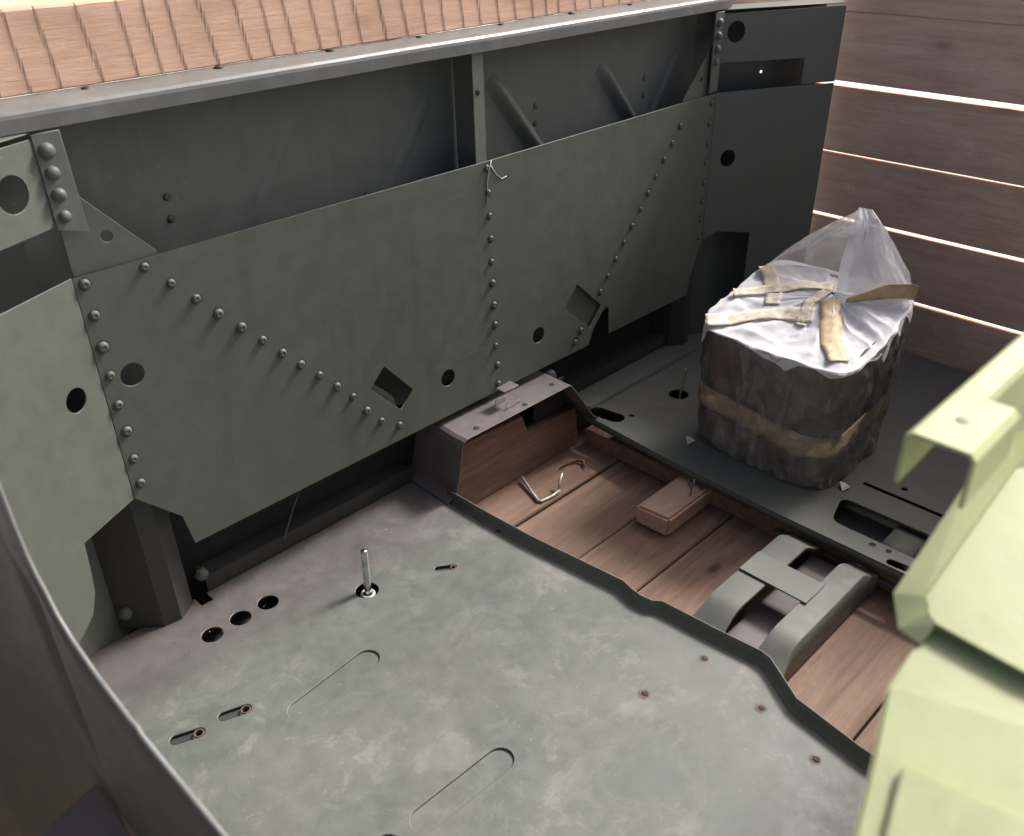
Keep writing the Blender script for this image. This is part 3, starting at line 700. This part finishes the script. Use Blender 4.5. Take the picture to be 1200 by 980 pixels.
# ------------------------------------------------------------------ wrapped block: brown block, plastic film, masking tape
BX, BY = 1.496, .714
wbk = empty('wrapped_block', (BX, BY, .003))
tag(wbk, 'dirty brown block wrapped in clear plastic bag and masking tape on the floor', 'wrapped block')
def sq(t, a, b, n=5.5):
    c, s = math.cos(t), math.sin(t); k = (abs(c) ** n + abs(s) ** n) ** (-1 / n); return a * k * c, b * k * s
HB = .258
def ridge(p): return 1 - 2 * abs(noise.noise(p))
def tilt(x): return .062 * min(1, max(0, (x - 1.375) / .25))
def side(t, h, off=0, cr=0.0):
    """h runs 0..1 up the side"""
    f = .965 + .06 * min(1, h * 1.15)
    a, b = .132, .150
    x, y = sq(t, a * f + off, b * f + off)
    z = h * (HB + tilt(BX + x))
    n = Vector((x / a, y / b)).normalized()
    d = .005 * noise.noise((x * 6, y * 6, z * 7))
    if cr: d += cr * (.0030 * ridge((x * 8 + 3, y * 8, z * 6 + t)) + .0022 * ridge((t * 4 + z * 16, z * 5, 3.3)) + .0022 * ridge((t * 3.2 - z * 22, 2.2, z * 4)) + .0012 * ridge((x * 30, y * 30, z * 30)) - .002)
    return BX + x + n.x * d, BY + y + n.y * d, z
GX, GY = 1.540, .690           # where the bag is gathered and taped
def topz(x, y, cr=1):
    an = math.atan2(y - GY, x - GX); rr = math.hypot(y - GY, x - GX)
    h = HB + tilt(x) + .016 * max(0, 1 - rr / .09)
    h += cr * (.006 * ridge((x * 5, y * 5, 1.3)) + .006 * min(1, rr / .06) * ridge((math.cos(an) * 1.9, math.sin(an) * 1.9, rr * 3 + 2)) + .0026 * ridge((math.cos(an) * 5, math.sin(an) * 5, rr * 9)) + .0015 * ridge((x * 34, y * 28, 4)) - .010)
    return h
def shell(name, mat, off, cr, NT=160, top=True, hem=None):
    bm = bmesh.new(); rows = []
    NZ_ = 44
    for i in range(NZ_ + 1):
        rows.append([bm.verts.new(side(2 * math.pi * j / NT, .012 + .988 * i / NZ_, off, cr)) for j in range(NT)])
    if top:
        base = [v.co.copy() for v in rows[-1]]
        for i in range(1, 22):
            k = 1 - i / 22
            row = []
            for j in range(NT):
                x = BX + (base[j].x - BX) * k; y = BY + (base[j].y - BY) * k; w_ = min(1, i / 4)
                row.append(bm.verts.new((x, y, base[j].z * (1 - w_) + (topz(x, y, cr) + off) * w_)))
            rows.append(row)
    for r1, r2 in zip(rows, rows[1:]):
        for j in range(NT): bm.faces.new((r1[j], r1[(j + 1) % NT], r2[(j + 1) % NT], r2[j]))
    if top: bm.faces.new(rows[-1])
    return from_bm(name, bm, mat, wbk, True)
shell('brown_block', 'block', -.007, 0, 160)
shell('plastic_film', 'film', .0035, 1.9, 300, False)
# gathered, doubled film over the top with pleats running to the tape, hanging over the edges in a few folds
bm = bmesh.new(); rows = []; NT = 340; NR = 60
NH_ = 46
HEM = [random.choice((.004, .006, .008, .012, .02, .05, .10, .16)) for _ in range(NH_)]
for i in range(NR):
    row = []
    for j in range(NT):
        t = 2 * math.pi * j / NT
        if i < 8:
            hf = j / NT * NH_; hk = int(hf) % NH_; drop = HEM[hk] + (HEM[(hk + 1) % NH_] - HEM[hk]) * (hf - int(hf))
            p = side(t, 1.0 - drop * (1 - i / 7), .0050 + .0015 * (1 - i / 7), 1.3)
        else:
            k = 1 - (i - 7) / (NR - 7)
            b_ = side(t, 1.0, .0050, 1.3)
            x = GX + (b_[0] - GX) * k; y = GY + (b_[1] - GY) * k; w_ = min(1, (i - 7) / 9); w_ = w_ * w_ * (3 - 2 * w_)
            p = (x, y, b_[2] * (1 - w_) + (topz(x, y, 1.25) + .009) * w_)
        row.append(bm.verts.new(p))
    rows.append(row)
for r1_, r2_ in zip(rows, rows[1:]):
    for j in range(NT): bm.faces.new((r1_[j], r1_[(j + 1) % NT], r2_[(j + 1) % NT], r2_[j]))
from_bm('gathered_film', bm, 'film_white', wbk, True)
def ev(E, k):
    f = k * (len(E) - 1); i = min(int(f), len(E) - 2); return Vector(E[i]).lerp(Vector(E[i + 1]), f - i)
def tent():
    bm = bmesh.new(); rows = []; NS, NH = 110, 34
    apex0 = Vector((1.618, .702, .462)); apex1 = Vector((1.634, .682, .456))
    base = [(1.555, .868), (1.60, .862), (1.632, .80), (1.640, .70), (1.634, .63), (1.622, .585), (1.60, .565), (1.56, .61), (1.55, .66), (1.545, .70), (1.53, .76), (1.535, .83), (1.555, .868)]
    for i in range(NH + 1):
        h = i / NH; row = []
        for j in range(NS):
            s = j / NS; p = ev(base, s); ap = apex0.lerp(apex1, .5 - .5 * math.cos(2 * math.pi * s))
            zb = topz(p.x, p.y, .6) + .006
            x = p.x + (ap.x - p.x) * h ** 1.15; y = p.y + (ap.y - p.y) * h ** 1.15; z = zb + (ap.z - zb) * h
            dsp = math.sin(min(1, h * 1.05) * math.pi) * (.018 * noise.noise((math.cos(s * 6.28) * 1.4, math.sin(s * 6.28) * 1.4, h * 1.5)) + .010 * ridge((math.cos(s * 6.28) * 2.4, math.sin(s * 6.28) * 2.4, h * 1.2 + 8)) + .004 * ridge((math.cos(s * 6.28) * 6, math.sin(s * 6.28) * 6, h * 5)) - .002)
            c = Vector((x - 1.60, y - .70))
            if c.length > 1e-4: c.normalize()
            row.append(bm.verts.new((x + c.x * dsp, y + c.y * dsp, z)))
        rows.append(row)
    for r1, r2 in zip(rows, rows[1:]):
        for j in range(NS): bm.faces.new((r1[j], r1[(j + 1) % NS], r2[(j + 1) % NS], r2[j]))
    return from_bm('bag_mouth', bm, 'film_tent', wbk, True)
tent()
def flap():
    edge_l = [(1.612, .704, .466), (1.592, .704, .415), (1.566, .700, .365), (1.545, .690, .325)]
    edge_r = [(1.628, .684, .462), (1.642, .655, .425), (1.644, .615, .372), (1.624, .572, .320)]
    bm = bmesh.new(); rows = []; N = 36
    for i in range(N + 1):
        k = i / N; a, b = ev(edge_l, k), ev(edge_r, k); row = []
        for j in range(31):
            t = j / 30; p = a.lerp(b, t); bow = math.sin(math.pi * t) * (.020 * k)
            f = .005 * noise.noise((t * 3, k * 2, 1)) + .006 * k * ridge((t * 2.2 + k * .5, k * .5, 5)) + .0015 * ridge((t * 9, k * 6, 2))
            row.append(bm.verts.new(p + Vector((-.7, -.7, .15)) * (bow + f)))
        rows.append(row)
    for r1, r2 in zip(rows, rows[1:]):
        for j in range(30): bm.faces.new((r1[j], r1[j + 1], r2[j + 1], r2[j]))
    return from_bm('bag_flap', bm, 'film_flap', wbk, True)
flap()
# tape band round the middle: two overlapping lengths
def band(t0, t1, za, zb, wd, off, nm='tape_band'):
    bm = bmesh.new(); rows = []; n = 90
    for i in range(n + 1):
        k = i / n; t = t0 + (t1 - t0) * k; zc = za + (zb - za) * k + .008 * math.sin(k * 5)
        rows.append([bm.verts.new(side(t, zc + wd * c, off + .0006 * noise.noise((i * .3, c * 3, 2)), 1.0)) for c in (-.5, -.25, 0, .25, .5)])
    for r1, r2 in zip(rows, rows[1:]):
        for j in range(4): bm.faces.new((r1[j], r1[j + 1], r2[j + 1], r2[j]))
    o = from_bm(nm, bm, 'tape_band', wbk, True)
    s = o.modifiers.new('thickness', 'SOLIDIFY'); s.thickness = .0004; return o
band(R(118), R(214), .45, .37, .17, .0046)
band(R(205), R(335), .36, .44, .17, .0054)
def strip(pts, wd, lift=.0105, nm='tape_strip', mat='tape_sunlit'):
    P = [Vector(p) for p in pts]; bm = bmesh.new(); rows = []; n = 34
    for i in range(n + 1):
        p = ev(pts, i / n); d = ev(pts, min(1, i / n + .02)) - ev(pts, max(0, i / n - .02)); d = Vector((d.x, d.y)).normalized(); nn = Vector((-d.y, d.x))
        row = []
        for c in (-.5, -.25, 0, .25, .5):
            x, y = p.x + nn.x * wd * c, p.y + nn.y * wd * c
            row.append(bm.verts.new((x, y, topz(x, y, 1.0) + lift + .0012 * ridge((i * .25, c * 2, 4)) + p.z)))
        rows.append(row)
    for r1, r2 in zip(rows, rows[1:]):
        for j in range(4): bm.faces.new((r1[j], r1[j + 1], r2[j + 1], r2[j]))
    o = from_bm(nm, bm, mat, wbk, True); s = o.modifiers.new('thickness', 'SOLIDIFY'); s.thickness = .0005
    return o
M['tape_sunlit'] = simple('sunlit_masking_tape', (.86, .76, .60), .6, 0, 250)  # paler copy of the tape with sunlight on the top painted in
strip([(1.372, .856, -.002), (1.42, .80, 0), (1.455, .74, 0), (1.475, .69, 0)], .036)
strip([(1.585, .862, 0), (1.545, .825, 0), (1.500, .790, 0), (1.470, .775, 0)], .030)
strip([(1.520, .685, 0), (1.475, .655, 0), (1.42, .622, 0), (1.385, .588, -.003)], .038, mat='tape')
strip([(1.47, .862, .0), (1.50, .82, .0005), (1.545, .76, .001), (1.56, .70, 0)], .030)
strip([(1.445, .70, .0006), (1.50, .715, .0008), (1.55, .70, .001)], .022)
bm = bmesh.new(); rows = []                      # tape standing on edge round the foot of the bag mouth
pth = [(1.545, .672, .318), (1.572, .640, .323), (1.594, .612, .328), (1.612, .586, .330), (1.620, .575, .327)]
for i in range(41):
    p = ev(pth, i / 40); h = .012 + .020 * min(1, i / 16); row = []
    for c in range(5):
        row.append(bm.verts.new((p.x - .018 + .003 * noise.noise((i * .2, c * .6, 1)) - .006 * c / 4, p.y - .014 - .004 * c / 4, p.z + h * c / 4 - .004)))
    rows.append(row)
for r1_, r2_ in zip(rows, rows[1:]):
    for j in range(4): bm.faces.new((r1_[j], r1_[j + 1], r2_[j + 1], r2_[j]))
o = from_bm('tape_strip', bm, 'tape', wbk, True); q_ = o.modifiers.new('thickness', 'SOLIDIFY'); q_.thickness = .0005

# ------------------------------------------------------------------ rust stains at the floor screws, grit in the corners
def stain_mat():
    b = NB('rust_stain'); ln = b.n('VectorMath', operation='LENGTH'); b.src(b.obj, ln, 0)
    d = b.math('ADD', b.math('MULTIPLY', (ln, 'Value'), 62), b.math('MULTIPLY', b.noise(b.pos, 120, 4, .7), .7))
    f = b.ramp(d, [(.45, .85), (1.0, 0)]); tr = b.n('BsdfTransparent'); mx = b.n('MixShader')
    b.p.inputs['Base Color'].default_value = (.16, .095, .06, 1); b.p.inputs['Roughness'].default_value = .8
    b.src(f, mx, 0); b.l(tr, 0, mx, 1); b.l(b.p, 0, mx, 2); b.l(mx, 0, b.out, 0); return b.m
M['stain'] = stain_mat()
bm = bmesh.new(); bmesh.ops.create_circle(bm, cap_ends=True, segments=20, radius=.018)
STN = bpy.data.meshes.new('rust_stain'); bm.to_mesh(STN); bm.free(); STN.materials.append(M['stain'])
for x, y in ((.756, .509), (.849, .376), (.824, .279), (.873, .927), (.872, .487), (.60, .30)):
    put('rust_stain', STN, (x, y, .0006), (0, 0, 1), fp, random.uniform(.8, 1.2), random.random() * 6)
bm = bmesh.new()
def chip(x, y, z, r):
    P = [bm.verts.new((x + r * random.uniform(.5, 1) * math.cos(a), y + r * random.uniform(.4, 1) * math.sin(a), z)) for a in (0, 2.1, 4.2)]
    t = bm.verts.new((x, y, z + r * .6)); bm.faces.new(P[::-1])
    for k in range(3): bm.faces.new((P[k], P[(k + 1) % 3], t))
for _ in range(420):
    k = random.random()
    if k < .45: chip(random.uniform(.2, .86), 1.155 - abs(random.gauss(0, .05)), .0004, random.uniform(.0006, .0020))
    elif k < .65: chip(random.uniform(.2, .85), random.uniform(.3, 1.1), .0004, random.uniform(.0005, .0012))
    elif k < .85: chip(random.uniform(.93, 1.27), random.uniform(.3, 1.07), ZW + .0005, random.uniform(.0008, .0028))
    else: chip(random.uniform(1.3, 1.9), random.uniform(.2, 1.12), .0004, random.uniform(.0006, .002))
M['grit'] = simple('pale_grit', (.30, .25, .20), .9)
tag(from_bm('grit', bm, 'grit'), 'fine pale grit and splinters scattered over floor and boards', 'grit', kind='stuff')
